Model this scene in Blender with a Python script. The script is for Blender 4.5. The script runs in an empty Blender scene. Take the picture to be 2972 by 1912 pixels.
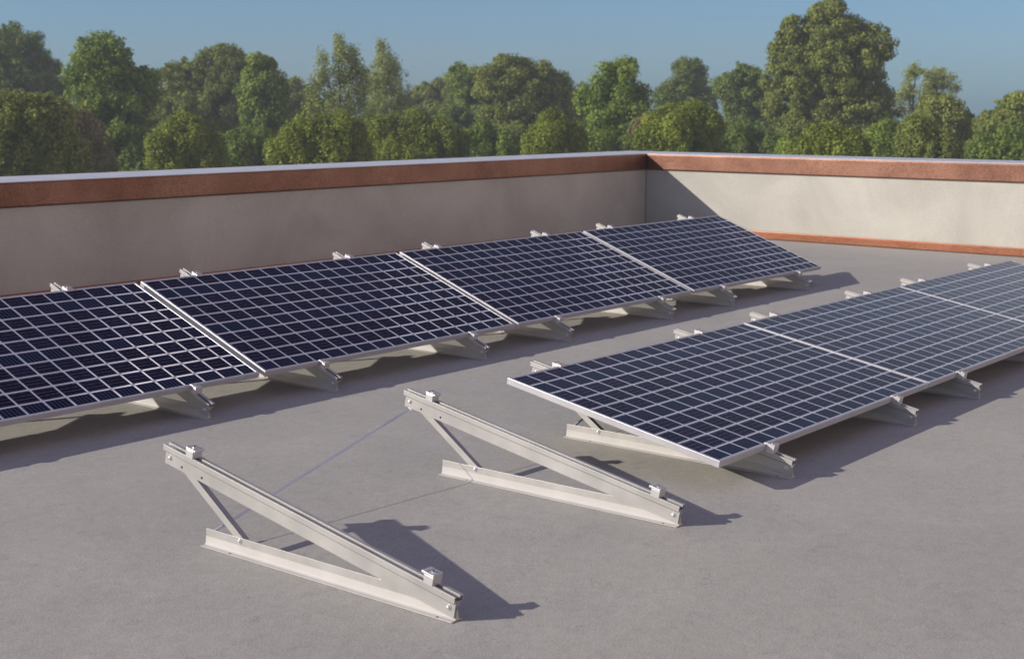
import bpy, bmesh, math, random
import numpy as np
from mathutils import Vector, Matrix

S = bpy.context.scene
COL = S.collection

# ------------------------------------------------------------------ camera
CX, CY, CZ = -2.723, -3.4539, 1.3747
YAW, PIT, ROL = 0.6820, -0.1579, 0.0009
cam_d = bpy.data.cameras.new('camera')
cam = bpy.data.objects.new('camera', cam_d); COL.objects.link(cam)
fwd = Vector((math.cos(YAW)*math.cos(PIT), math.sin(YAW)*math.cos(PIT), math.sin(PIT)))
right = Vector((math.sin(YAW), -math.cos(YAW), 0)); up = right.cross(fwd)
R = Matrix((right, up, -fwd)).transposed()
cam.matrix_world = Matrix.Translation((CX, CY, CZ)) @ R.to_4x4() @ Matrix.Rotation(ROL, 4, 'Z')
cam_d.sensor_width = 36.0; cam_d.sensor_fit = 'HORIZONTAL'
cam_d.lens = 4070.2/2972*36
cam_d.clip_start = 0.05; cam_d.clip_end = 3000
cam_d.dof.use_dof = True; cam_d.dof.focus_distance = 5.6; cam_d.dof.aperture_fstop = 6.3
S.camera = cam

# ------------------------------------------------------------------ world + sun
SUN_TRAVEL = Vector((1.84, -1.49, -1.0)).normalized()
world = bpy.data.worlds.new("World"); S.world = world
world.use_nodes = True
nt = world.node_tree; nt.nodes.clear()
wo = nt.nodes.new('ShaderNodeOutputWorld'); bg = nt.nodes.new('ShaderNodeBackground')
sky = nt.nodes.new('ShaderNodeTexSky'); sky.sky_type = 'NISHITA'; sky.sun_disc = False
sky.sun_elevation = math.asin(-SUN_TRAVEL.z)
sky.sun_rotation = math.atan2(-SUN_TRAVEL.x, -SUN_TRAVEL.y)
sky.altitude = 300; sky.air_density = 1.0; sky.dust_density = 0.6; sky.ozone_density = 2.5
bg.inputs[1].default_value = 0.12
# the air near the horizon is bluer and the dome above warmer than the plain model
tc = nt.nodes.new('ShaderNodeTexCoord'); sx = nt.nodes.new('ShaderNodeSeparateXYZ'); nt.links.new(tc.outputs['Generated'], sx.inputs[0])
cr = nt.nodes.new('ShaderNodeValToRGB'); nt.links.new(sx.outputs[2], cr.inputs[0])
for i, (p_, c_) in enumerate(((0.0, (.34, .58, .97)), (.09, (.48, .64, .88)), (.20, (2.1, 1.50, 1.18)), (.36, (1.2, .86, .76)), (.50, (.72, .55, .62)), (.75, (.85, .62, .70)), (1.0, (3.4, 2.4, 2.4)))):
    e_ = cr.color_ramp.elements[i] if i < 2 else cr.color_ramp.elements.new(p_)
    e_.position = p_; e_.color = (*c_, 1)
mul = nt.nodes.new('ShaderNodeMix'); mul.data_type = 'RGBA'; mul.blend_type = 'MULTIPLY'; mul.inputs[0].default_value = 1.0
nt.links.new(sky.outputs[0], mul.inputs[6]); nt.links.new(cr.outputs[0], mul.inputs[7])
# unseen sky away from the sun tinted warm, added to light the shaded wall
dp = nt.nodes.new('ShaderNodeVectorMath'); dp.operation = 'DOT_PRODUCT'; nt.links.new(tc.outputs['Generated'], dp.inputs[0])
dp.inputs[1].default_value = (0.35, -.94, 0)
wr = nt.nodes.new('ShaderNodeMapRange'); wr.interpolation_type = 'SMOOTHSTEP'; nt.links.new(dp.outputs['Value'], wr.inputs[0])
wr.inputs[1].default_value = 0.0; wr.inputs[2].default_value = .9
ml2 = nt.nodes.new('ShaderNodeMix'); ml2.data_type = 'RGBA'; ml2.blend_type = 'MULTIPLY'
nt.links.new(wr.outputs[0], ml2.inputs[0]); nt.links.new(mul.outputs[2], ml2.inputs[6]); ml2.inputs[7].default_value = (3.1, 1.75, 1.15, 1)
nt.links.new(ml2.outputs[2], bg.inputs[0]); nt.links.new(bg.outputs[0], wo.inputs[0])
sd = bpy.data.lights.new('sun', 'SUN'); sun = bpy.data.objects.new('sun', sd); COL.objects.link(sun)
sun.rotation_euler = SUN_TRAVEL.to_track_quat('-Z', 'Y').to_euler()
sun.location = (-8, 8, 12)
sd.energy = 4.6; sd.angle = math.radians(0.5); sd.color = (1.0, 0.92, 0.81)
S.view_settings.view_transform = 'Standard'; S.view_settings.look = 'None'
S.view_settings.exposure = 0.0; S.view_settings.gamma = 1.0; S.view_settings.use_curve_mapping = False

# ------------------------------------------------------------------ node helpers
def new_mat(name):
    m = bpy.data.materials.new(name); m.use_nodes = True
    t = m.node_tree
    return m, t, t.nodes['Principled BSDF']
def N(t, kind, **kw):
    n = t.nodes.new(kind)
    for k, v in kw.items(): setattr(n, k, v)
    return n
def M(t, op, a, b=None, c=None):
    n = t.nodes.new('ShaderNodeMath'); n.operation = op
    for i, v in enumerate((a, b, c)):
        if v is None: continue
        if isinstance(v, (int, float)): n.inputs[i].default_value = v
        else: t.links.new(v, n.inputs[i])
    return n.outputs[0]
def ramp(t, fac, stops):
    n = t.nodes.new('ShaderNodeValToRGB'); t.links.new(fac, n.inputs[0])
    e = n.color_ramp.elements
    while len(e) < len(stops): e.new(0.5)
    for i, (p, c) in enumerate(stops):
        e[i].position = p; e[i].color = (*c, 1)
    return n.outputs[0]
def mixc(t, fac, a, b, mode='MIX'):
    n = t.nodes.new('ShaderNodeMix'); n.data_type = 'RGBA'; n.blend_type = mode
    for i, v in ((0, fac), (6, a), (7, b)):
        if isinstance(v, (int, float)): n.inputs[i].default_value = v
        elif isinstance(v, tuple): n.inputs[i].default_value = (*v, 1)
        else: t.links.new(v, n.inputs[i])
    return n.outputs[2]
def noise(t, vec, scale, detail=4, rough=.5, dist=0.0):
    n = t.nodes.new('ShaderNodeTexNoise'); n.inputs['Scale'].default_value = scale
    n.inputs['Detail'].default_value = detail; n.inputs['Roughness'].default_value = rough
    n.inputs['Distortion'].default_value = dist
    if vec is not None: t.links.new(vec, n.inputs['Vector'])
    return n.outputs['Fac']
def bump(t, h, strength, dist, normal=None):
    n = t.nodes.new('ShaderNodeBump'); n.inputs['Strength'].default_value = strength
    n.inputs['Distance'].default_value = dist; t.links.new(h, n.inputs['Height'])
    if normal is not None: t.links.new(normal, n.inputs['Normal'])
    return n.outputs[0]
def objco(t): return t.nodes.new('ShaderNodeTexCoord').outputs['Object']

# ------------------------------------------------------------------ materials
def mat_roof():
    m, t, b = new_mat('roof_membrane')
    g = t.nodes.new('ShaderNodeNewGeometry').outputs['Position']
    big = noise(t, g, 0.9, 5, .6, .4); mid = noise(t, g, 7, 5, .65); fine = noise(t, g, 160, 3, .7)
    c = ramp(t, big, [(.3, (.392, .383, .350)), (.7, (.456, .446, .408))])
    c = mixc(t, M(t, 'MULTIPLY', mid, .35), c, (.265, .25, .24))
    fr = ramp(t, fine, [(.36, (.81, .81, .81)), (.64, (1.15, 1.15, 1.15))])
    c = mixc(t, 1.0, c, fr, 'MULTIPLY')
    blot = noise(t, g, 26, 5, .7, .8); c = mixc(t, 1.0, c, ramp(t, blot, [(.32, (.90, .895, .89)), (.68, (1.07, 1.07, 1.07))]), 'MULTIPLY')
    pool = noise(t, g, .55, 3, .5, 1.2); c = mixc(t, 1.0, c, ramp(t, pool, [(.40, (1, 1, 1)), (.47, (.945, .95, .955)), (.60, (1.02, 1.015, 1.0))]), 'MULTIPLY')
    # short hairline cracks
    v = N(t, 'ShaderNodeTexVoronoi', feature='DISTANCE_TO_EDGE'); v.inputs['Scale'].default_value = 16
    wp = N(t, 'ShaderNodeTexNoise'); wp.inputs['Scale'].default_value = 22; wp.inputs['Detail'].default_value = 3
    t.links.new(g, wp.inputs['Vector'])
    add = N(t, 'ShaderNodeVectorMath', operation='MULTIPLY_ADD'); t.links.new(wp.outputs['Color'], add.inputs[0])
    add.inputs[1].default_value = (.09, .09, .09); t.links.new(g, add.inputs[2]); t.links.new(add.outputs[0], v.inputs['Vector'])
    line = M(t, 'LESS_THAN', v.outputs['Distance'], .018)
    mask = M(t, 'GREATER_THAN', noise(t, g, 9, 2, .5), .60)
    crack = M(t, 'MULTIPLY', line, mask)
    c = mixc(t, M(t, 'MULTIPLY', crack, .35), c, (.17, .16, .16))
    t.links.new(c, b.inputs['Base Color']); b.inputs['Roughness'].default_value = .85
    h = M(t, 'ADD', M(t, 'MULTIPLY', fine, .7), M(t, 'MULTIPLY', mid, 1.2))
    h = M(t, 'SUBTRACT', h, M(t, 'MULTIPLY', crack, .5))
    t.links.new(bump(t, h, .35, .006), b.inputs['Normal'])
    return m
def mat_plaster():
    m, t, b = new_mat('wall_render')
    g = t.nodes.new('ShaderNodeNewGeometry').outputs['Position']
    big = noise(t, g, 1.3, 6, .6, .6); fine = noise(t, g, 90, 4, .7)
    c = ramp(t, big, [(.28, (.40, .39, .35)), (.72, (.55, .54, .49))])
    c = mixc(t, 1.0, c, ramp(t, fine, [(.3, (.86, .86, .86)), (.7, (1.08, 1.08, 1.08))]), 'MULTIPLY')
    t.links.new(c, b.inputs['Base Color']); b.inputs['Roughness'].default_value = .9
    t.links.new(bump(t, fine, .3, .004), b.inputs['Normal'])
    return m
def mat_copper(name='copper_sheet', c1=(.175, .082, .054), c2=(.285, .152, .108)):
    m, t, b = new_mat(name)
    g = t.nodes.new('ShaderNodeNewGeometry').outputs['Position']
    big = noise(t, g, 2.2, 5, .6); fine = noise(t, g, 75, 4, .8)
    c = ramp(t, big, [(.3, c1), (.7, c2)])
    c = mixc(t, 1.0, c, ramp(t, fine, [(.35, (.60, .60, .60)), (.65, (1.35, 1.35, 1.35))]), 'MULTIPLY')
    t.links.new(c, b.inputs['Base Color']); b.inputs['Metallic'].default_value = .75
    r = ramp(t, fine, [(.3, (.32, .32, .32)), (.7, (.55, .55, .55))]); t.links.new(r, b.inputs['Roughness'])
    t.links.new(bump(t, fine, .35, .003), b.inputs['Normal'])
    return m
def mat_metal(name, col, metallic=.75, rough=.42, grain=.12):
    m, t, b = new_mat(name)
    o = objco(t)
    n1 = noise(t, o, 6, 4, .6); n2 = noise(t, o, 260, 2, .6)
    lo = tuple(x*(1-grain) for x in col); hi = tuple(min(1, x*(1+grain*.5)) for x in col)
    c = ramp(t, n1, [(.3, lo), (.7, hi)])
    t.links.new(c, b.inputs['Base Color']); b.inputs['Metallic'].default_value = metallic
    r = ramp(t, n1, [(.3, (rough*.9,)*3), (.7, (rough*1.15,)*3)]); t.links.new(r, b.inputs['Roughness'])
    t.links.new(bump(t, n2, .08, .001), b.inputs['Normal'])
    return m

COL0, COLP, ROW0, ROWP = .1075, .1115, .0913, .1003
PW, PD, PT = 1.868, 1.0, .026
def mat_cells(name='solar_cells', glint_tilt=0.0):
    m, t, b = new_mat(name)
    o = objco(t); s = N(t, 'ShaderNodeSeparateXYZ'); t.links.new(o, s.inputs[0]); x, y = s.outputs[0], s.outputs[1]
    cx = M(t, 'DIVIDE', M(t, 'SUBTRACT', x, COL0), COLP); cy = M(t, 'DIVIDE', M(t, 'SUBTRACT', y, ROW0), ROWP)
    fx = M(t, 'FRACT', M(t, 'ADD', cx, 20)); fy = M(t, 'FRACT', M(t, 'ADD', cy, 20))
    iy = M(t, 'FLOOR', M(t, 'ADD', cy, 20)); ix = M(t, 'FLOOR', M(t, 'ADD', cx, 20))
    dx = M(t, 'MULTIPLY', M(t, 'MINIMUM', fx, M(t, 'SUBTRACT', 1, fx)), COLP)
    dy = M(t, 'MULTIPLY', M(t, 'MINIMUM', fy, M(t, 'SUBTRACT', 1, fy)), ROWP)
    def soft(d, w, e=.0009):
        mr = N(t, 'ShaderNodeMapRange'); mr.clamp = True; t.links.new(d, mr.inputs[0])
        mr.inputs[1].default_value = w-e; mr.inputs[2].default_value = w+e
        mr.inputs[3].default_value = 1; mr.inputs[4].default_value = 0
        return mr.outputs[0]
    line = M(t, 'MAXIMUM', soft(dx, .0046), soft(dy, .0052))
    line = M(t, 'MAXIMUM', line, soft(M(t, 'ADD', dx, dy), .0145))
    # rows with bus bars (running along the row) or plain rows with fine fingers
    k = M(t, 'SUBTRACT', iy, 19)                     # 0 at the low edge .. 9 at the high edge
    plain = M(t, 'LESS_THAN', M(t, 'FRACT', M(t, 'DIVIDE', M(t, 'ADD', k, 4.0), 4.0)), .1)   # k = 0, 4, 8
    bar = M(t, 'ABSOLUTE', M(t, 'SUBTRACT', M(t, 'FRACT', M(t, 'MULTIPLY', fy, 4)), .5))
    bar = soft(M(t, 'MULTIPLY', bar, ROWP/4), .0011, .0007)
    dash = noise(t, o, 70, 2, .5)
    bar = M(t, 'MULTIPLY', bar, ramp(t, dash, [(.35, (.15,)*3), (.6, (1,)*3)]))
    bar = M(t, 'MULTIPLY', bar, M(t, 'SUBTRACT', 1, plain))
    fing = M(t, 'ABSOLUTE', M(t, 'SUBTRACT', M(t, 'FRACT', M(t, 'MULTIPLY', fx, 6)), .5))
    fing = M(t, 'MULTIPLY', soft(M(t, 'MULTIPLY', fing, COLP/6), .0018, .001), plain)
    wn = N(t, 'ShaderNodeTexWhiteNoise', noise_dimensions='3D')
    cmb = N(t, 'ShaderNodeCombineXYZ'); t.links.new(ix, cmb.inputs[0]); t.links.new(iy, cmb.inputs[1])
    oi = N(t, 'ShaderNodeObjectInfo'); t.links.new(oi.outputs['Random'], cmb.inputs[2]); t.links.new(cmb.outputs[0], wn.inputs['Vector'])
    c = mixc(t, wn.outputs['Value'], (.0022, .0032, .018), (.0050, .0065, .031))
    c = mixc(t, M(t, 'MULTIPLY', bar, .8), c, (.26, .17, .19))
    c = mixc(t, M(t, 'MULTIPLY', fing, .5), c, (.11, .12, .19))
    c = mixc(t, line, c, (.74, .74, .79))
    t.links.new(c, b.inputs['Base Color'])
    t.links.new(M(t, 'MULTIPLY', line, .45), b.inputs['Metallic'])
    dn = noise(t, o, 5, 4, .6)
    r = M(t, 'ADD', .12, M(t, 'MULTIPLY', dn, .08)); t.links.new(M(t, 'ADD', r, M(t, 'MULTIPLY', line, .12)), b.inputs['Roughness'])
    if glint_tilt:
        # glints shaped in: grid normals tilt sunward towards the right end of each module
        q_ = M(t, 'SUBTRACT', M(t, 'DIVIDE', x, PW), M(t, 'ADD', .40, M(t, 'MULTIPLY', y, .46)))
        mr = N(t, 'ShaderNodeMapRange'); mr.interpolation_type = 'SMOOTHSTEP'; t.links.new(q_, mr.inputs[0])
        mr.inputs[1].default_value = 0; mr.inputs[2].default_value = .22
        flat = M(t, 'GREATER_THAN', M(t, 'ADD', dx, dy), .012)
        k_ = M(t, 'MULTIPLY', M(t, 'MULTIPLY', mr.outputs[0], glint_tilt), flat)
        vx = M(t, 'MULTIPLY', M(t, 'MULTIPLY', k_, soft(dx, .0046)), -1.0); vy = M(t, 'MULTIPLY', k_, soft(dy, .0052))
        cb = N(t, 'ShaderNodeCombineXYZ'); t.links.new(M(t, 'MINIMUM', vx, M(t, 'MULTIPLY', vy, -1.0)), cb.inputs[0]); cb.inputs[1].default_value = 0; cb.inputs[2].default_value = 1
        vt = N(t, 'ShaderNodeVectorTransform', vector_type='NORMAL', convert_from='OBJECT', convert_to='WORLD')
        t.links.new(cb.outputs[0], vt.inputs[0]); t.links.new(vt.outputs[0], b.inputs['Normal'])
    b.inputs['IOR'].default_value = 1.21
    return m

MAT = dict(roof=mat_roof(), plaster=mat_plaster(), copper=mat_copper(),
           flash=mat_copper('copper_flashing', (.24, .095, .052), (.34, .15, .09)),
           top=mat_metal('coping_top_sheet', (.62, .64, .70), .35, .45),
           alu=mat_metal('mill_aluminium', (.48, .475, .465), .45, .46),
           foot=mat_metal('lit_foot_aluminium', (.52, .51, .495), .0, .75),  # lighter tone painted for the light caught on the lower base web
           frame=mat_metal('anodised_frame', (.60, .60, .63), .45, .38, .06),
           steel=mat_metal('bolt_steel', (.72, .72, .72), .6, .3),
           black=mat_metal('socket_black', (.02, .02, .025), .2, .5),
           clamp=mat_metal('bright_clamp', (.66, .66, .67), .45, .38),
           groove=mat_metal('groove_shade_paint', (.14, .135, .13), .2, .6),
           joint=mat_metal('joint_sealant', (.30, .26, .23), 0, .8),
           cells=mat_cells(), cells_glint=mat_cells('solar_cells_glint', 1.3),
           rod=mat_metal('rod_aluminium', (.70, .735, .82), .0, .6))

# ------------------------------------------------------------------ mesh helpers
def link_obj(name, me, m, parent=None, smooth=False):
    if m is not None and not me.materials: me.materials.append(m)
    o = bpy.data.objects.new(name, me); COL.objects.link(o)
    if parent is not None: o.parent = parent
    if smooth:
        for p in me.polygons: p.use_smooth = True
    return o
def obj(name, bm, m, parent=None, bevel=0.0, smooth=False):
    bmesh.ops.recalc_face_normals(bm, faces=bm.faces)
    me = bpy.data.meshes.new(name); bm.to_mesh(me); bm.free()
    o = link_obj(name, me, m, parent, smooth)
    if bevel:
        md = o.modifiers.new('bevel', 'BEVEL'); md.width = bevel; md.segments = 2; md.limit_method = 'ANGLE'
    return o
def tag(o, label, cat, group=None, kind=None):
    if label: o['label'] = label
    if cat: o['category'] = cat
    if group: o['group'] = group
    if kind: o['kind'] = kind
    return o
def empty(name, loc, rz=0.0):
    o = bpy.data.objects.new(name, None); COL.objects.link(o); o.location = loc; o.rotation_euler = (0, 0, rz)
    o.empty_display_size = .1
    return o
def extrude(bm, pts, direction):
    """closed polygon of 3-D points swept along direction, capped"""
    a = [bm.verts.new(p) for p in pts]; b = [bm.verts.new(Vector(p)+direction) for p in pts]
    n = len(pts)
    bm.faces.new(a); bm.faces.new(b[::-1])
    for i in range(n): bm.faces.new((a[i], a[(i+1) % n], b[(i+1) % n], b[i]))
def sweep(bm, prof, org, A, B, D, s0, s1):
    org, A, B, D = map(Vector, (org, A, B, D))
    extrude(bm, [org+A*p[0]+B*p[1]+D*s0 for p in prof], D*(s1-s0))
def rect(a0, a1, b0, b1): return [(a0, b0), (a1, b0), (a1, b1), (a0, b1)]
def tube(bm, p, q, r, n=10):
    p, q = Vector(p), Vector(q); d = (q-p); L = d.length; d.normalize()
    a = d.orthogonal().normalized(); b = d.cross(a)
    extrude(bm, [p+a*math.cos(2*math.pi*i/n)*r+b*math.sin(2*math.pi*i/n)*r for i in range(n)], d*L)

# ------------------------------------------------------------------ the roof and its setting
WCU, WCY, WZ = 10.3437, 5.2446, .8531
WA1, WA2 = -.0102, -.0149
CO, CT, CH, FL = .0247, .7054, .1741, .0822
GZ = -6.2
d1 = Vector((-math.cos(WA1), -math.sin(WA1))); n1 = Vector((-d1.y, d1.x))
if n1.y > 0: n1 = -n1
d2 = Vector((math.sin(WA2), -math.cos(WA2))); n2 = Vector((-math.cos(WA2), -math.sin(WA2)))
C0 = Vector((WCU, WCY))
def corner(off1, off2):      # intersection of wall lines shifted by off towards the roof
    A = C0+n1*off1; B = C0+n2*off2
    # A + s d1 = B + t d2
    den = d1.x*(-d2.y)-(-d2.x)*d1.y
    r = B-A; s = (r.x*(-d2.y)-(-d2.x)*r.y)/den
    return A+d1*s
def wallpoly(which, o_in, o_out, L):
    a, b = corner(o_in, o_in), corner(o_out, o_out)
    d, n = (d1, n1) if which == 1 else (d2, n2)
    return [a, b, C0+d*L+n*o_out, C0+d*L+n*o_in]
def slab(name, poly, z0, z1, m, parent=None, bevel=0):
    bm = bmesh.new(); extrude(bm, [(p.x, p.y, z0) for p in poly], Vector((0, 0, z1-z0)))
    return obj(name, bm, m, parent, bevel)

# ground: one sheet to the horizon
def mat_grass():
    m, t, b = new_mat('meadow')
    g = t.nodes.new('ShaderNodeNewGeometry').outputs['Position']
    c = ramp(t, noise(t, g, .15, 6, .6), [(.3, (.035, .06, .018)), (.7, (.06, .09, .026))])
    t.links.new(c, b.inputs['Base Color']); b.inputs['Roughness'].default_value = .95
    return m
bm = bmesh.new(); bmesh.ops.create_grid(bm, x_segments=8, y_segments=8, size=230)
g = obj('ground', bm, mat_grass()); g.location = (0, 0, GZ)
tag(g, None, None, kind='structure')
rp = [Vector((C0.x, C0.y))+(-n1)*.3+(-n2)*.3, C0+d1*22+(-n1)*.3, C0+d1*22+n1*22, C0+d2*22+(-n2)*.3]
o = slab('roof', rp, GZ+.0, 0, MAT['roof']); tag(o, None, None, kind='structure')

for which, nm, L, lab in ((1, 'left', 18, 'long shaded plaster parapet wall with matte copper coping behind the left panel row'),
                      (2, 'right', 16, 'sunlit cream plaster parapet wall with glinting copper coping on the right side')):
    n = n1 if which == 1 else n2
    e = empty('parapet_wall', (C0.x, C0.y, 0)); tag(e, lab, 'parapet wall', 'parapet walls round the roof')
    inv = Matrix.Translation((-C0.x, -C0.y, 0))
    parts = [('wall_face', slab('wall_face', wallpoly(which, 0, -CT+.04, L), .002, WZ-CH+.02, MAT['plaster'])),
             ('coping', slab('coping', wallpoly(which, CO, -CT, L), WZ-CH, WZ, MAT['copper'], bevel=.014)),
             ('top_sheet', slab('top_sheet', wallpoly(which, CO-.012, -CT+.012, L), WZ-.002, WZ+.004, MAT['top'])),
             ('base_flashing', slab('base_flashing', wallpoly(which, .024, -.01, L), .003, FL, MAT['flash'], bevel=.007))]
    if which == 1:
        c = corner(.004, .004); bm = bmesh.new()
        extrude(bm, [(c.x+a_, c.y+b_, FL) for a_, b_ in ((-.006, -.006), (.006, -.006), (.006, .006), (-.006, .006))], Vector((0, 0, WZ-CH-FL)))
        parts.append(('corner_joint', obj('corner_joint', bm, MAT['joint'])))
    for _, ob in parts:
        ob.data.transform(inv); ob.parent = e

# ------------------------------------------------------------------ mounting triangle
RW, RV, FV = .0349, -.1851, 1.0604
KINDS = {'low': (-.1851, .3030, 1.0604, .0706), 'steep': (-.1158, .5168, 1.0717, .0688)}
OV = {'low': .1177, 'steep': .1335}
def railframe(kind):
    rv, rz, fv, fz = KINDS[kind]
    L = math.hypot(fv-rv, rz-fz); th = math.atan2(rz-fz, fv-rv)
    O = Vector((0, -fv, fz)); D = Vector((0, math.cos(th), math.sin(th))); Nn = Vector((0, -math.sin(th), math.cos(th)))
    return O, D, Nn, L, th
X = Vector((1, 0, 0))
def make_clamp(parent, O, D, Nn, s, sgn):
    """end clamp: block standing in the rail slot, hook reaching over the panel edge (towards sgn along D)"""
    s0, s1 = (s-.034, s) if sgn > 0 else (s, s+.034)
    bm = bmesh.new()
    h = PT+.004
    # Z-shaped folded plate: outer wall, bottom, inner wall and hooked top
    prof = rect(s0, s0+.0035, -.003, h) if sgn > 0 else rect(s1-.0035, s1, -.003, h)
    for pr in (rect(s0, s1, -.003, h-.007),):
        sweep(bm, pr, O, D, Nn, X, -.019, .019)
    lo, hi = (s0-.0005, s1+.011) if sgn > 0 else (s0-.011, s1+.0005)
    sweep(bm, rect(lo, hi, h-.0068, h), O, D, Nn, X, -.0195, .0195)
    # upturned ribs on the plate
    for a in ((s0+.0005, s0+.003), (s1-.003, s1-.0005)):
        sweep(bm, rect(a[0], a[1], h, h+.0022), O, D, Nn, X, -.0193, .0193)
    c = obj('end_clamp', bm, MAT['clamp'], parent, bevel=.0008)
    bm = bmesh.new(); mid = O+D*((s0+s1)/2)+Nn*(h-.001)
    tube(bm, mid, mid+Nn*.004, .0068, 14)
    sc = obj('clamp_screw', bm, MAT['steel'], c)
    bm = bmesh.new(); tube(bm, mid+Nn*.0035, mid+Nn*.0046, .0036, 6)
    obj('hex_socket', bm, MAT['black'], c)
    return c
def dome(bm, c, r, axis=Vector((-1, 0, 0))):
    """button-head bolt facing -x with its washer"""
    tube(bm, Vector(c), Vector(c)+axis*.0015, r*1.35, 16)
    m = Matrix.Translation(Vector(c)+axis*.0012) @ axis.to_track_quat('Z', 'Y').to_matrix().to_4x4() @ Matrix.Diagonal((r, r, r*.75, 1))
    bmesh.ops.create_uvsphere(bm, u_segments=16, v_segments=10, radius=1, matrix=m)
def hole(parent, c, r, n):
    bm = bmesh.new(); n = Vector(n); tube(bm, Vector(c)-n*.0005, Vector(c)+n*.0004, r, 12)
    return obj('drill_hole', bm, MAT['black'], parent)
def make_triangle(kind):
    O, D, Nn, L, th = railframe(kind)
    root = empty('mounting_triangle', (0, 0, 0))
    # base rail: upright web, splayed foot, two flanges
    bm = bmesh.new()
    base = [(-.0055, .0553), (-.0055, .0300), (-.0025, .0300), (-.0025, .0553)]
    sweep(bm, base, (0, 0, 0), (1, 0, 0), (0, 0, 1), (0, -1, 0), 0, 1.0565)
    br = obj('base_rail', bm, MAT['alu'], root, bevel=.0006)
    bm = bmesh.new()
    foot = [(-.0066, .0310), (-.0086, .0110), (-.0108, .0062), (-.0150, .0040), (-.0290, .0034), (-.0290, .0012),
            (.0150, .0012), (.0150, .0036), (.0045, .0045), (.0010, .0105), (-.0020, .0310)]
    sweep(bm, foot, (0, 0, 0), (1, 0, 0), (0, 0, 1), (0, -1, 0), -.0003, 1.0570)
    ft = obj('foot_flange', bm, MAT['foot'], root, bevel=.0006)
    for v in (.134, 1.0): hole(ft, (-.0220, -v, .0037), .0042, (0, 0, 1))
    # tilted rail: slotted channel on top of a fin
    bm = bmesh.new(); w = RW/2
    ch = [(-w, -.020), (w, -.020), (w, .0012), (.0035, .0012), (.0035, -.0090), (.0055, -.0090), (.0055, -.0030), (w-.002, -.0030), (w-.002, -.0165),
          (-w+.002, -.0165), (-w+.002, -.0036), (-.0085, -.0036), (-.0085, -.0012), (-w, -.0012)]
    sweep(bm, ch, O, X, Nn, D, 0, L)
    sweep(bm, rect(-.0152, -.0112, -.0620, -.0202), O, X, Nn, D, -.004, L-.012)
    sweep(bm, rect(-.0110, .0040, -.0245, -.0202), O, X, Nn, D, -.004, L-.012)
    tr = obj('tilted_rail', bm, MAT['alu'], root, bevel=.0006)
    bm = bmesh.new(); sweep(bm, rect(-.0158, -.0150, -.0224, -.0201), O, X, Nn, D, .001, L-.0125)
    obj('groove_shade_strip', bm, MAT['groove'], tr)  # proud dark strip painted in for the shade of the groove
    for s in (L-.097, L-.197): hole(tr, O+D*s+Nn*(-.047)+X*(-.0155), .0042, (-1, 0, 0))
    # rear strut: angle profile from the base to the fin
    bv, bz = .163, .0455
    P0 = Vector((0, -bv, bz)); P1 = O+D*(L-.072)+Nn*(-.048)
    if kind == 'steep': P1 = O+D*(L-.072)+Nn*(-.048)
    dd = (P1-P0).normalized(); q = dd.cross(X).normalized()
    if q.z < 0: q = -q
    bm = bmesh.new(); Ls = (P1-P0).length
    sweep(bm, rect(.0000, .0028, -.0125, .0125), P0+X*(-.0020+.0005), X, q, dd, -.016, Ls)
    bm2 = bm; sweep(bm2, rect(.0028, .021, .0095, .0125), P0+X*(-.0015), X, q, dd, -.010, Ls-.03)
    obj('rear_strut', bm, MAT['alu'], root, bevel=.0005)
    # bolts
    for c in ((-.0153, -(L-.036), None), (-.0153, -.018, None)):
        s = -c[1]; p = O+D*s+Nn*(-.0365); bm = bmesh.new(); dome(bm, (-.0153, p.y, p.z), .0070)
        obj('bolt', bm, MAT['steel'], root, smooth=False)
    bm = bmesh.new(); dome(bm, (-.0056, -bv, bz), .0070); obj('bolt', bm, MAT['steel'], root)
    # end clamps at both edges of the panel bed
    make_clamp(root, O, D, Nn, OV[kind]-.001, +1)
    make_clamp(root, O, D, Nn, OV[kind]+PD+.001, -1)
    return root
def copy_tree(o, parent=None):
    c = o.copy(); COL.objects.link(c); c.parent = parent
    for ch in list(o.children): copy_tree(ch, c)
    return c

def make_panel(kind):
    """local x along the row, y up the slope, z off the glass; origin at the top of the low left corner"""
    root = empty('solar_panel', (0, 0, 0))
    bm = bmesh.new(); fw = .0135
    # frame: four mitred box profiles in one mesh, open below
    o4 = [(0, 0), (PW, 0), (PW, PD), (0, PD)]; i4 = [(fw, fw), (PW-fw, fw), (PW-fw, PD-fw), (fw, PD-fw)]
    vo = [bm.verts.new((x, y, 0)) for x, y in o4]; vi = [bm.verts.new((x, y, 0)) for x, y in i4]
    bo = [bm.verts.new((x, y, -PT)) for x, y in o4]; bi = [bm.verts.new((x, y, -PT)) for x, y in i4]
    for i in range(4):
        j = (i+1) % 4
        bm.faces.new((vo[i], vo[j], vi[j], vi[i])); bm.faces.new((bo[i], bi[i], bi[j], bo[j]))
        bm.faces.new((vo[i], bo[i], bo[j], vo[j])); bm.faces.new((vi[i], vi[j], bi[j], bi[i]))
    fr = obj('frame', bm, MAT['frame'], root, bevel=.0012)
    bm = bmesh.new(); e = .0005
    extrude(bm, [(fw-e, fw-e, -.0075), (PW-fw+e, fw-e, -.0075), (PW-fw+e, PD-fw+e, -.0075), (fw-e, PD-fw+e, -.0075)], Vector((0, 0, .0055)))
    obj('cell_sheet', bm, MAT['cells_glint' if kind == 'steep' else 'cells'], root)
    # junction box on the underside
    bm = bmesh.new(); extrude(bm, [(.88, .80, -.0075), (.99, .80, -.0075), (.99, .88, -.0075), (.88, .88, -.0075)], Vector((0, 0, -.016)))
    obj('junction_box', bm, MAT['black'], root, bevel=.002)
    return root
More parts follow.
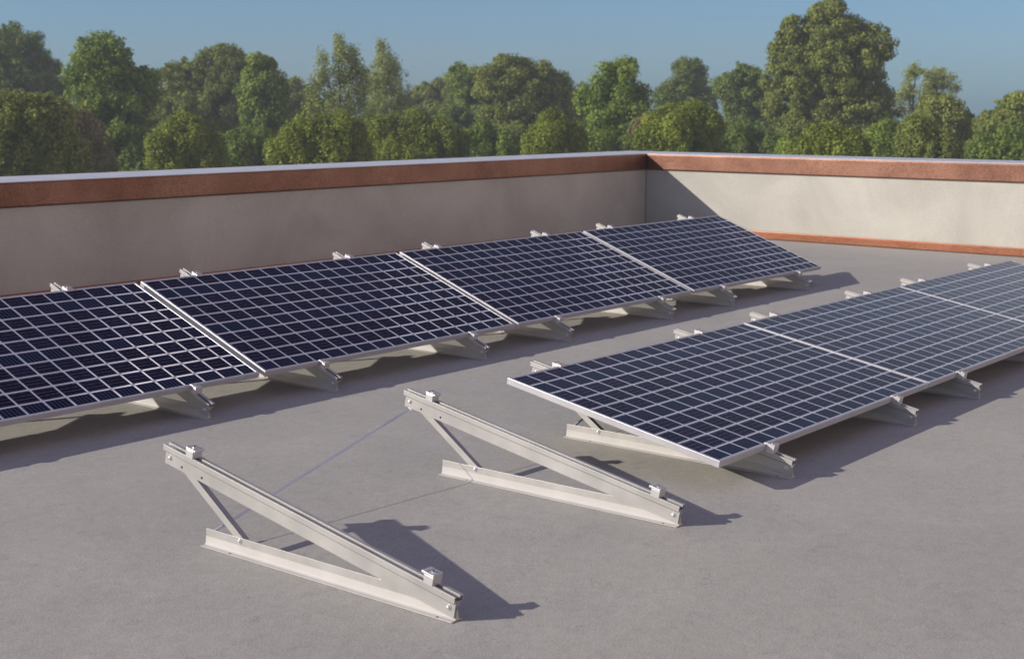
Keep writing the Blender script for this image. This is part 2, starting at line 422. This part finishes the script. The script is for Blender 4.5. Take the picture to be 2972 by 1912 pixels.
def place_panel(o, kind, u, v0):
    O, D, Nn, L, th = railframe(kind)
    p = O+D*OV[kind]+Nn*(PT+.0006)
    o.location = (u, p.y-v0, p.z); o.rotation_euler = (th, 0, 0)

V1 = -2.4921
proto = {k: make_triangle(k) for k in KINDS}
used = {}
def triangle(kind, u, v0, label, group):
    o = proto[kind] if kind not in used else copy_tree(proto[kind])
    used[kind] = 1
    o.location = (u, -v0, 0); tag(o, label, 'mounting frame', group)
    return o
triangle('low', 0, 0, 'bare aluminium mounting triangle nearest the camera, with no panel on it', 'bare mounting triangles in the foreground')
triangle('low', 1.1202, 0, 'bare aluminium mounting triangle standing beside the front corner of the right panel row', 'bare mounting triangles in the foreground')
G2 = 'aluminium triangles carrying the right panel row'
lab2 = ['mounting triangle whose base rail shows under the near end of the right row',
        'second triangle of the right row, sticking out below the panel nearest the camera',
        'triangle just past the first joint of the right panel row, holding the middle panel',
        'triangle near the right picture edge under the middle panel of the right row',
        'triangle whose clamp peeks up just past the second joint of the right panel row',
        'last triangle of the right panel row, clamp peeking up near the far end']
for u, l in zip((1.9025, 3.0278, 3.7659, 4.8852, 5.6678, 6.7814), lab2): triangle('low', u, 0, l, G2)
G1 = 'steep aluminium triangles carrying the left panel row'
lab1 = ['steep triangle beyond the left picture edge under the cut-off panel',
        'steep triangle with its foot left of the first visible panel joint of the left row',
        'steep triangle just right of the first panel joint of the left row',
        'steep triangle in the left row just before the second panel joint',
        'steep triangle just right of the second panel joint of the left row',
        'steep triangle in the left row just before the last panel joint',
        'steep triangle just right of the last panel joint of the left row',
        'steep triangle at the far end of the left row beside its pointed shadow']
for u, l in zip((.047, 1.1669, 1.9501, 3.0716, 3.8501, 4.9695, 5.7511, 6.8647), lab1): triangle('steep', u, V1, l, G1)

pp = make_panel('low'); first = True
for u, l in ((1.5441, 'solar panel at the near end of the right row, pale left frame side fully visible'),
             (3.4170, 'middle solar panel of the right row, between its two joints'),
             (5.2920, 'greyish far solar panel of the right row, cut off by the right picture edge')):
    o = pp if first else copy_tree(pp); first = False
    place_panel(o, 'low', u, 0); tag(o, l, 'solar panel', 'solar panels of the right row')
pps = make_panel('steep'); first = True
for u, l in ((-2.2231, 'solar panel of the left row lying beyond the left picture edge'),
             (-.3208, 'dark navy solar panel of the left row, cut off by the left picture edge'),
             (1.5815, 'second visible solar panel of the left row, starting at the widest joint gap'),
             (3.4838, 'third visible solar panel of the left row, second from the far end'),
             (5.3861, 'last solar panel of the left row, its far corner against the sunlit wall')):
    o = pps if first else copy_tree(pps); first = False
    place_panel(o, 'steep', u, V1); tag(o, l, 'solar panel', 'solar panels of the left row')

# diagonal brace rods: from one triangle's base rear to the next one's rail rear
def rod(kind, u0, u1, v0, label):
    O, D, Nn, L, th = railframe(kind)
    q = O+D*(L-.040)+Nn*(-.066)
    p = Vector((u0+.004, -.032, .050)); q = Vector((u1-.014, q.y, q.z))
    dd = (q-p).normalized(); sv = -SUN_TRAVEL
    wv = (sv-dd*sv.dot(dd)).normalized(); nv = dd.cross(wv)
    bm = bmesh.new(); sweep(bm, rect(-.0042, .0042, -.0014, .0014), p, wv, nv, dd, 0, (q-p).length)
    tube(bm, p-dd*.001, p+dd*.035, .0046, 10)
    extrude(bm, [q+Vector((-.001, -.008, -.006)), q+Vector((-.001, .008, -.006)), q+Vector((-.001, .008, .016)), q+Vector((-.001, -.008, .016))], Vector((.0025, 0, 0)))
    o = obj('brace_rod', bm, MAT['rod'], None)
    o.location = (0, -v0, 0)
    tag(o, label, 'brace rod', 'diagonal brace rods between triangles')
rod('low', 0, 1.1202, 0, 'thin diagonal metal rod tying the two bare triangles together')
for (a, b), l in zip(((1.9025, 3.0278), (3.7659, 4.8852), (5.6678, 6.7814)),
     ('thin brace rod under the near panel of the right row', 'thin brace rod under the middle panel of the right row', 'thin brace rod under the far panel of the right row')):
    rod('low', a, b, 0, l)
for (a, b), l in zip(((.047, 1.1669), (1.9501, 3.0716), (3.8501, 4.9695), (5.7511, 6.8647)),
     ('thin brace rod under the cut-off left panel of the left row', 'thin brace rod under the second panel of the left row',
      'thin brace rod under the third panel of the left row', 'thin brace rod under the last panel of the left row')):
    rod('steep', a, b, V1, l)

# ------------------------------------------------------------------ trees
FPX = 4070.2/2972*2394        # focal length in pixels of a 2394 px wide view
HY = 1540/2-FPX*math.tan(-PIT)  # horizon row in that view
def at(px, py, dist):
    """point at ground distance dist seen at (px, py) of a 2394 x 1540 view"""
    d = fwd*FPX+right*(px-1197)-up*(py-770)
    k = dist/math.hypot(d.x, d.y)
    return Vector((CX+d.x*k, CY+d.y*k, CZ+d.z*k))
def mat_leaf(name, c_lo, c_hi):
    m, t, b = new_mat(name); c_lo = tuple(x*1.6 for x in c_lo); c_hi = tuple(x*1.75 for x in c_hi)
    at_ = N(t, 'ShaderNodeAttribute', attribute_name='tint')
    g = t.nodes.new('ShaderNodeNewGeometry').outputs['Position']
    f = M(t, 'ADD', M(t, 'MULTIPLY', at_.outputs['Fac'], .7), M(t, 'MULTIPLY', noise(t, g, .8, 3, .6), .35))
    c = ramp(t, f, [(.15, c_lo), (.85, c_hi)])
    t.links.new(c, b.inputs['Base Color']); b.inputs['Roughness'].default_value = .55
    b.inputs['Specular IOR Level'].default_value = .25
    tr = N(t, 'ShaderNodeBsdfTranslucent'); t.links.new(mixc(t, .5, c, (.10, .16, .015)), tr.inputs[0])
    mx = N(t, 'ShaderNodeMixShader'); mx.inputs[0].default_value = .35
    out = [n for n in t.nodes if n.type == 'OUTPUT_MATERIAL'][0]
    t.links.new(b.outputs[0], mx.inputs[1]); t.links.new(tr.outputs[0], mx.inputs[2]); t.links.new(mx.outputs[0], out.inputs[0])
    return m
LEAF = {'green': mat_leaf('leaf_green', (.065, .110, .016), (.195, .255, .036)),
        'dark': mat_leaf('leaf_dark', (.055, .090, .018), (.150, .195, .036)),
        'olive': mat_leaf('leaf_olive', (.085, .110, .022), (.215, .240, .052)),
        'birch': mat_leaf('leaf_birch', (.120, .155, .040), (.290, .320, .100)),
        'yellow': mat_leaf('leaf_yellow', (.075, .105, .012), (.225, .262, .030)),
        'brown': mat_leaf('leaf_brown', (.115, .100, .040), (.250, .205, .100))}
def mat_bark():
    m, t, b = new_mat('bark')
    g = t.nodes.new('ShaderNodeNewGeometry').outputs['Position']
    c = ramp(t, noise(t, g, 6, 5, .7), [(.3, (.05, .038, .028)), (.7, (.15, .12, .09))])
    t.links.new(c, b.inputs['Base Color']); b.inputs['Roughness'].default_value = .9
    return m
BARK = mat_bark()

def leaf_mesh(name, clumps, rng, leaf, per, flat):
    """clumps: (n,4) centre+radius; many small leaf-sized quads in every clump"""
    n = len(clumps); cnt = np.maximum(6, (per*(clumps[:, 3]/clumps[:, 3].mean())**2).astype(int))
    idx = np.repeat(np.arange(n), cnt); T = len(idx)
    d = rng.normal(size=(T, 3)); d /= np.linalg.norm(d, axis=1)[:, None]
    r = clumps[idx, 3]*(rng.random(T)**.45)
    d2_ = d*np.array([1, 1, flat])
    c = clumps[idx, :3]+d2_*r[:, None]
    nrm = d*1.0+rng.normal(size=(T, 3))*.45+np.array([0, 0, .30]); nrm /= np.linalg.norm(nrm, axis=1)[:, None]
    a = np.cross(nrm, rng.normal(size=(T, 3))); a /= np.linalg.norm(a, axis=1)[:, None]
    b = np.cross(nrm, a)
    s = leaf*(.6+.8*rng.random(T))
    a *= (s*.5)[:, None]; b *= (s*.36)[:, None]
    V = np.stack([c-a, c-b*.9, c+a, c+b*1.1], 1).reshape(-1, 3).astype(np.float32)
    me = bpy.data.meshes.new(name)
    me.vertices.add(T*4); me.vertices.foreach_set('co', V.ravel())
    me.loops.add(T*4); me.loops.foreach_set('vertex_index', np.arange(T*4, dtype=np.int32))
    me.polygons.add(T); me.polygons.foreach_set('loop_start', np.arange(0, T*4, 4, dtype=np.int32))
    try: me.polygons.foreach_set('loop_total', np.full(T, 4, dtype=np.int32))
    except Exception: pass
    ct = rng.random(n)
    tint = np.clip(ct[idx]*.65+rng.random(T)*.35, 0, 1).astype(np.float32)
    at_ = me.attributes.new('tint', 'FLOAT', 'FACE'); at_.data.foreach_set('value', tint)
    me.update(); me.validate()
    return me
def limb(bm, p, q, r0, r1, n=7):
    p, q = Vector(p), Vector(q); d = (q-p).normalized(); a = d.orthogonal().normalized(); b = d.cross(a)
    A = [bm.verts.new(p+(a*math.cos(2*math.pi*i/n)+b*math.sin(2*math.pi*i/n))*r0) for i in range(n)]
    B = [bm.verts.new(q+(a*math.cos(2*math.pi*i/n)+b*math.sin(2*math.pi*i/n))*r1) for i in range(n)]
    for i in range(n): bm.faces.new((A[i], A[(i+1) % n], B[(i+1) % n], B[i]))
    bm.faces.new(B)
MPX = 1/FPX
def tree(name, label, cat, mat, dist, lobes, seed, clump=.42, dens=1.0, leaf=.125, per=105, flat=.8, gap=0.0, trunk_r=.2, base=None, rag=1.0, sat=3, spk=1.0, group=None):
    """lobes: (px, py, half width, half height) outline ellipses of the crown in view pixels; each becomes a
    full 3-D lobe (as deep as wide) at the tree's own distance"""
    rng = np.random.default_rng(seed); m = dist*MPX*1.0
    bx = base if base is not None else sum(l[0]*l[2] for l in lobes)/sum(l[2] for l in lobes)
    foot = at(bx, HY, dist); foot.z = GZ
    more = []
    for (px, py, w, h) in lobes:
        for _ in range(sat):
            a_ = rng.uniform(-.5, 3.64); q_ = rng.uniform(.30, .50)
            more.append((px+math.cos(a_)*w*(1-q_*.55), py-math.sin(a_)*h*(1-q_*.55), w*q_*rng.uniform(.8, 1.2), h*q_*rng.uniform(.8, 1.3)))
    lobes = [(a_, b_, c_*.93, d_*.93) for a_, b_, c_, d_ in lobes]+more
    L3 = []
    for (px, py, w, h) in lobes:
        c = at(px, py, dist); rw, rh = w*dist/FPX, h*dist/FPX
        off = rng.uniform(-.5, .5)*rw
        c = c+Vector((fwd.x, fwd.y, 0)).normalized()*off
        L3.append((np.array(c), rw, rh))
    cl = []
    for c, rw, rh in L3:
        area = 4*math.pi*((rw*rw*2+rh*rh)/3 if rh < rw*3 else rw*rh)
        k = int(dens*area/(clump*clump*1.7))+6
        d = rng.normal(size=(k, 3)); d /= np.linalg.norm(d, axis=1)[:, None]
        rr = np.clip(1-np.abs(rng.normal(size=k))*.22, .25, 1.0)
        # uneven outline: radius modulated by a few random directions
        ph = rng.uniform(0, 6.28, 6); am = .10*np.sin(3*d[:, 0]+ph[0])+.10*np.sin(4*d[:, 2]+ph[1])+.08*np.sin(7*d[:, 1]+ph[2])+.06*np.sin(9*d[:, 2]+5*d[:, 0]+ph[3])
        rr = rr*(1.03+am*rag)
        P = c+d*rr[:, None]*np.array([rw-clump*.1, rw-clump*.1, rh-clump*.1])
        if gap > 0:
            hsh = np.sin(P[:, 0]*2.1+ph[4])*np.sin(P[:, 1]*2.3+ph[5])*np.sin(P[:, 2]*2.7+ph[3])
            P = P[(hsh < 1-2*gap*.5) & (rng.random(len(P)) > gap)] if gap < .9 else P
        rad = clump*(.6+.8*rng.random(len(P)))
        cl.append(np.column_stack([P, rad]))
        # shoots standing out of the crown, so that its outline is uneven
        for _ in range(int((5+rw*rh*1.6)*spk)):
            v_ = rng.normal(size=3); v_[2] = abs(v_[2])*1.1; v_ /= np.linalg.norm(v_); ln = rng.uniform(.10, .34)
            js = np.linspace(.92, 1+ln, 5)[:, None]
            Q = c+v_*js*np.array([rw, rw, rh])+rng.normal(size=(5, 3))*.05
            cl.append(np.column_stack([Q, clump*np.linspace(.62, .26, 5)]))
    cl = np.concatenate(cl)
    root = empty(name, foot); tag(root, label, cat, group)
    loc = np.array(foot)
    cl[:, :3] -= loc
    me = leaf_mesh('crown', cl, rng, leaf, per, flat)
    link_obj('crown', me, LEAF[mat], root)
    bm = bmesh.new()
    top = max(L3, key=lambda l: l[0][2]); tp = Vector(top[0]-loc)
    hub = Vector((tp.x*.3, tp.y*.3, tp.z*.45))
    limb(bm, (0, 0, 0), hub, trunk_r, trunk_r*.7, 9); limb(bm, hub, tp, trunk_r*.7, trunk_r*.15)
    for c, rw, rh in L3:
        q = Vector(c-loc); s = hub.lerp(tp, rng.uniform(0, .5))
        if (q-s).length > .3: limb(bm, s, q, trunk_r*.35, trunk_r*.08, 5)
    for i in rng.integers(0, len(cl), 40):
        q = Vector(cl[i, :3]); c, rw, rh = min(L3, key=lambda l: np.linalg.norm(l[0]-loc-cl[i, :3]))
        limb(bm, Vector(c-loc), q, trunk_r*.14, .012, 4)
    obj('trunk', bm, BARK, root)
    return root
GT = 'tall trees behind the roof'; GS = 'bushes behind the parapet'
T = lambda *a, **k: tree(*a, group=GT, **k)
B = lambda *a, **k: tree('bush', a[0], 'bush', *a[1:], group=GS, **{'rag': 1.7, 'sat': 5, 'spk': 1.6, **k, 'flat': 1.5})
T('lime_tree', 'tall dark domed tree cut off by the left picture edge', 'tree', 'dark', 90,
  [(35, 130, 75, 72), (85, 190, 66, 50), (20, 200, 90, 60), (-40, 150, 70, 80), (120, 215, 34, 24)], 1, base=10, rag=.5, sat=0, spk=.35)
T('lime_tree', 'tall full domed green tree second from the left, foliage down to the wall', 'tree', 'green', 66,
  [(243, 135, 62, 55), (235, 200, 78, 70), (300, 215, 56, 60), (260, 290, 95, 75), (205, 300, 50, 60), (285, 370, 85, 70), (345, 200, 22, 40)], 2, rag=.5, sat=0, spk=.35)
T('broadleaf_tree', 'wide olive tree with feathery top right of the domed tree', 'tree', 'olive', 84,
  [(430, 200, 55, 52), (490, 185, 60, 55), (545, 165, 42, 48), (520, 260, 85, 80), (430, 290, 70, 80), (575, 230, 30, 60)], 3, leaf=.11, rag=1.2)
T('maple_tree', 'narrow pointed green tree left of the birches', 'tree', 'green', 74,
  [(612, 180, 32, 42), (620, 240, 48, 55), (610, 310, 40, 60), (600, 360, 50, 50)], 4)
T('oak_tree', 'small brownish tree tucked between the narrow tree and the birch', 'tree', 'olive', 96,
  [(685, 220, 32, 34), (715, 270, 34, 46), (670, 290, 50, 50)], 5, gap=.2)
T('birch_tree', 'airy birch with three thin tops and a bare upright leader', 'tree', 'birch', 66,
  [(752, 160, 16, 38), (742, 222, 26, 48), (800, 122, 22, 36), (822, 140, 18, 30), (792, 170, 22, 34), (840, 190, 24, 40), (795, 245, 36, 50), (752, 280, 34, 44), (836, 255, 26, 50), (800, 320, 64, 45)],
  6, sat=1, spk=.15, clump=.28, leaf=.095, per=48, gap=.36, flat=1.5, trunk_r=.14, base=805)
T('birch_tree', 'paler pyramid-shaped birch right of the three-topped birch', 'tree', 'birch', 77,
  [(900, 130, 18, 34), (898, 175, 38, 36), (915, 215, 54, 44), (900, 262, 58, 46), (880, 325, 50, 60)], 7, sat=1, spk=.15, clump=.30, leaf=.095, per=56, gap=.28, flat=1.5, trunk_r=.14)
T('oak_tree', 'low brownish spreading tree right of the birches', 'tree', 'olive', 98,
  [(1005, 222, 36, 28), (1040, 250, 46, 40), (990, 270, 36, 40), (1010, 310, 50, 50)], 8, gap=.15)
T('maple_tree', 'narrow green tree left of the wide round-topped olive tree', 'tree', 'green', 88,
  [(1090, 200, 34, 42), (1100, 255, 48, 55), (1110, 320, 50, 60)], 9)
T('broadleaf_tree', 'wide olive tree with feathery round top in the middle', 'tree', 'olive', 74,
  [(1170, 200, 50, 55), (1225, 205, 60, 52), (1285, 225, 45, 48), (1230, 280, 90, 75), (1180, 300, 60, 60), (1300, 290, 40, 60)], 10, leaf=.11, rag=1.2)
T('lime_tree', 'full domed bright green tree left of the wall corner', 'tree', 'green', 62,
  [(1440, 185, 55, 46), (1440, 240, 76, 60), (1385, 230, 36, 40), (1455, 300, 88, 65), (1420, 360, 80, 60)], 11, rag=.5, sat=0, spk=.35)
T('lime_tree', 'small domed dark tree above the wall corner with sky gap below it', 'tree', 'dark', 92,
  [(1603, 180, 45, 42), (1600, 225, 68, 40), (1560, 232, 34, 26), (1650, 240, 28, 32)], 12, rag=.5, sat=0, spk=.35)
T('elm_tree', 'dark shaded tree at the left foot of the tallest tree', 'tree', 'dark', 82,
  [(1745, 200, 50, 45), (1705, 220, 32, 36), (1770, 260, 66, 66), (1780, 330, 70, 55), (1735, 300, 30, 50)], 13)
T('oak_tree', 'tallest tree with a broad ragged crown right of the corner', 'tree', 'olive', 70,
  [(1940, 60, 46, 52), (1985, 90, 40, 40), (1870, 75, 40, 32), (1850, 125, 44, 34), (2040, 110, 38, 42), (1960, 140, 90, 55), (1880, 180, 86, 56), (2000, 200, 74, 56),
   (1850, 235, 60, 55), (1950, 260, 110, 70), (2040, 260, 44, 60), (1900, 320, 100, 70), (2030, 330, 70, 60)], 14, leaf=.12, gap=.38, sat=3, spk=.45, clump=.34, per=85, trunk_r=.35)
T('ash_tree', 'sparse see-through tree with a visible bare trunk right of the tallest tree', 'tree', 'birch', 84,
  [(2150, 190, 42, 38), (2195, 215, 44, 44), (2110, 235, 30, 30), (2180, 260, 50, 40)], 15, clump=.26, leaf=.095, per=30, sat=2, spk=.3, gap=.40, trunk_r=.16, base=2122)
T('hawthorn_tree', 'dense olive-green tree below the sparse tree', 'tree', 'olive', 66,
  [(2195, 280, 44, 50), (2170, 330, 60, 55), (2235, 320, 36, 60), (2215, 370, 60, 40)], 16)
T('elm_tree', 'small dark green tree in the dip before the right picture edge', 'tree', 'green', 95,
  [(2262, 305, 30, 34), (2275, 350, 40, 40)], 17)
T('pine_tree', 'layered green tree cut off by the right picture edge', 'tree', 'olive', 62,
  [(2375, 262, 44, 32), (2340, 300, 40, 36), (2400, 300, 60, 60), (2345, 350, 50, 50), (2400, 370, 70, 50)], 18, flat=.5)
# far wood closing the gaps, behind the tall trees
T('dark_tree', 'dark low tree filling the gap behind the two leftmost trees', 'tree', 'dark', 84,
  [(120, 300, 90, 40), (30, 300, 80, 60), (170, 340, 60, 60)], 21)
T('dark_tree', 'dark low tree seen behind the wide olive tree at left', 'tree', 'dark', 86, [(400, 300, 70, 70), (520, 320, 80, 70), (350, 330, 50, 70)], 22)
T('dark_tree', 'dark low tree seen behind the narrow tree and the birch', 'tree', 'dark', 86, [(660, 310, 70, 50), (740, 330, 70, 50)], 23)
T('dark_tree', 'dark low tree seen between and behind the two birches', 'tree', 'dark', 87, [(850, 345, 60, 48), (960, 350, 60, 50)], 24)
T('dark_tree', 'dark low tree behind the narrow green tree in the middle', 'tree', 'dark', 86, [(1060, 310, 60, 60), (1140, 320, 60, 60)], 25)
T('dark_tree', 'dark low tree between the wide olive tree and the bright dome', 'tree', 'dark', 85, [(1340, 280, 45, 55), (1330, 340, 60, 50)], 26)
T('dark_tree', 'dark low tree behind the bush at the wall corner', 'tree', 'dark', 85, [(1560, 330, 70, 45), (1650, 320, 55, 55)], 27)
T('dark_tree', 'dark low tree right of the tallest tree', 'tree', 'dark', 85, [(2080, 350, 60, 48), (2140, 372, 50, 30), (2300, 385, 50, 36)], 28)
B('fresh green bush between the full dome and the arching yellow bush', 'green', 64, [(352, 355, 40, 50), (330, 385, 40, 40)], 51, leaf=.10, clump=.3)
B('olive bush between the two arching yellow bushes and the birches', 'olive', 66, [(520, 350, 44, 44), (505, 380, 50, 40)], 52, leaf=.09, clump=.3)
B('olive bush with pale tips below the wide tree in the middle', 'olive', 65, [(1225, 355, 40, 44), (1240, 385, 50, 40)], 53, leaf=.09, clump=.3)
B('green bush at the foot of the bright dome', 'green', 58, [(1395, 355, 44, 36), (1440, 375, 50, 34)], 54, leaf=.10, clump=.3)
B('dark green bush below the shaded elm', 'dark', 62, [(1730, 350, 50, 40), (1780, 365, 50, 36)], 55, leaf=.10, clump=.3)
B('green bush at the right picture edge below the layered tree', 'green', 60, [(2310, 375, 44, 34), (2370, 365, 50, 40)], 56, leaf=.10, clump=.3)
T('dark_tree', 'dark low tree behind the right end of the coping', 'tree', 'dark', 86, [(2330, 372, 60, 40), (2250, 378, 50, 34)], 29)
T('dark_tree', 'dark low tree behind the foot of the tallest tree', 'tree', 'dark', 84, [(1700, 350, 45, 34), (1830, 330, 80, 60), (1990, 340, 90, 50)], 30)
# bushes in front
B('broad olive-brown bush at the left picture edge below the dark dome', 'olive', 50, [(50, 300, 80, 60), (110, 320, 60, 60), (20, 380, 90, 60), (130, 385, 60, 50)], 31, leaf=.10, clump=.32)
B('reddish brown twiggy bush left of the full domed tree', 'brown', 60, [(190, 330, 40, 50), (200, 380, 50, 50)], 32, leaf=.08, clump=.3, gap=.2)
B('yellow-green bush with arching shoots below the wide olive tree at left', 'yellow', 54, [(430, 330, 52, 40), (410, 370, 50, 40), (465, 365, 50, 45)], 33, leaf=.085, clump=.3, flat=1.2)
B('fresh green bush below the narrow pointed tree', 'green', 62, [(560, 375, 55, 45), (620, 370, 40, 45)], 34, leaf=.10, clump=.32)
B('yellow-green bush below the three-topped birch', 'yellow', 50, [(740, 340, 60, 46), (800, 330, 46, 50), (690, 370, 50, 50), (780, 385, 80, 50)], 35, leaf=.085, clump=.3, flat=1.2)
B('wide yellow-green bush below the pale birch', 'yellow', 56, [(930, 335, 55, 52), (990, 330, 50, 48), (1045, 350, 45, 45), (950, 385, 90, 50)], 36, leaf=.085, clump=.3, flat=1.2)
B('light green upright bush in front of the pale birch', 'green', 63, [(878, 340, 24, 60), (870, 380, 30, 50)], 37, leaf=.085, clump=.28)
B('fresh green bush below the narrow tree in the middle', 'green', 60, [(1120, 355, 40, 45), (1180, 365, 36, 40)], 38, leaf=.10, clump=.3)
B('yellow bush with arching shoots below the wide tree in the middle', 'yellow', 52, [(1300, 325, 48, 36), (1285, 355, 50, 36), (1335, 350, 26, 34)], 39, leaf=.085, clump=.3, flat=1.2)
B('reddish brown twiggy bush right of the bright dome', 'brown', 60, [(1510, 335, 34, 44), (1500, 370, 40, 40)], 40, leaf=.08, clump=.3, gap=.2)
B('broad olive-yellow bush above the wall corner', 'yellow', 52, [(1590, 300, 62, 44), (1630, 320, 48, 50), (1560, 330, 60, 50), (1610, 370, 80, 50)], 41, leaf=.085, clump=.3)
B('bright yellow-green low bush below the tallest tree', 'yellow', 48, [(1930, 345, 36, 30), (1965, 350, 44, 28), (1900, 365, 40, 26)], 42, leaf=.085, clump=.28)
B('low fresh green bush between the bright yellow bush and the bare trunk', 'green', 57, [(2070, 345, 36, 38), (2040, 375, 50, 30), (1850, 365, 30, 24)], 43, leaf=.10, clump=.3)
B('olive-yellow bush right of the bare trunk', 'olive', 50, [(2150, 335, 34, 50), (2180, 370, 50, 40)], 44, leaf=.085, clump=.3)

# ------------------------------------------------------------------ haze between the roof and the trees
bm = bmesh.new(); bmesh.ops.create_cube(bm, size=1)
hz = obj('haze', bm, None); hz.location = (0, 0, (GZ-1+12)/2); hz.scale = (464, 464, 12-(GZ-1))
hm = bpy.data.materials.new('haze'); hm.use_nodes = True; ht = hm.node_tree; ht.nodes.clear()
ho = ht.nodes.new('ShaderNodeOutputMaterial'); pv = ht.nodes.new('ShaderNodeVolumePrincipled')
pv.inputs['Color'].default_value = (.62, .72, .82, 1); pv.inputs['Density'].default_value = .0016
ht.links.new(pv.outputs[0], ho.inputs['Volume']); hz.data.materials.append(hm)
tag(hz, None, None, kind='stuff')
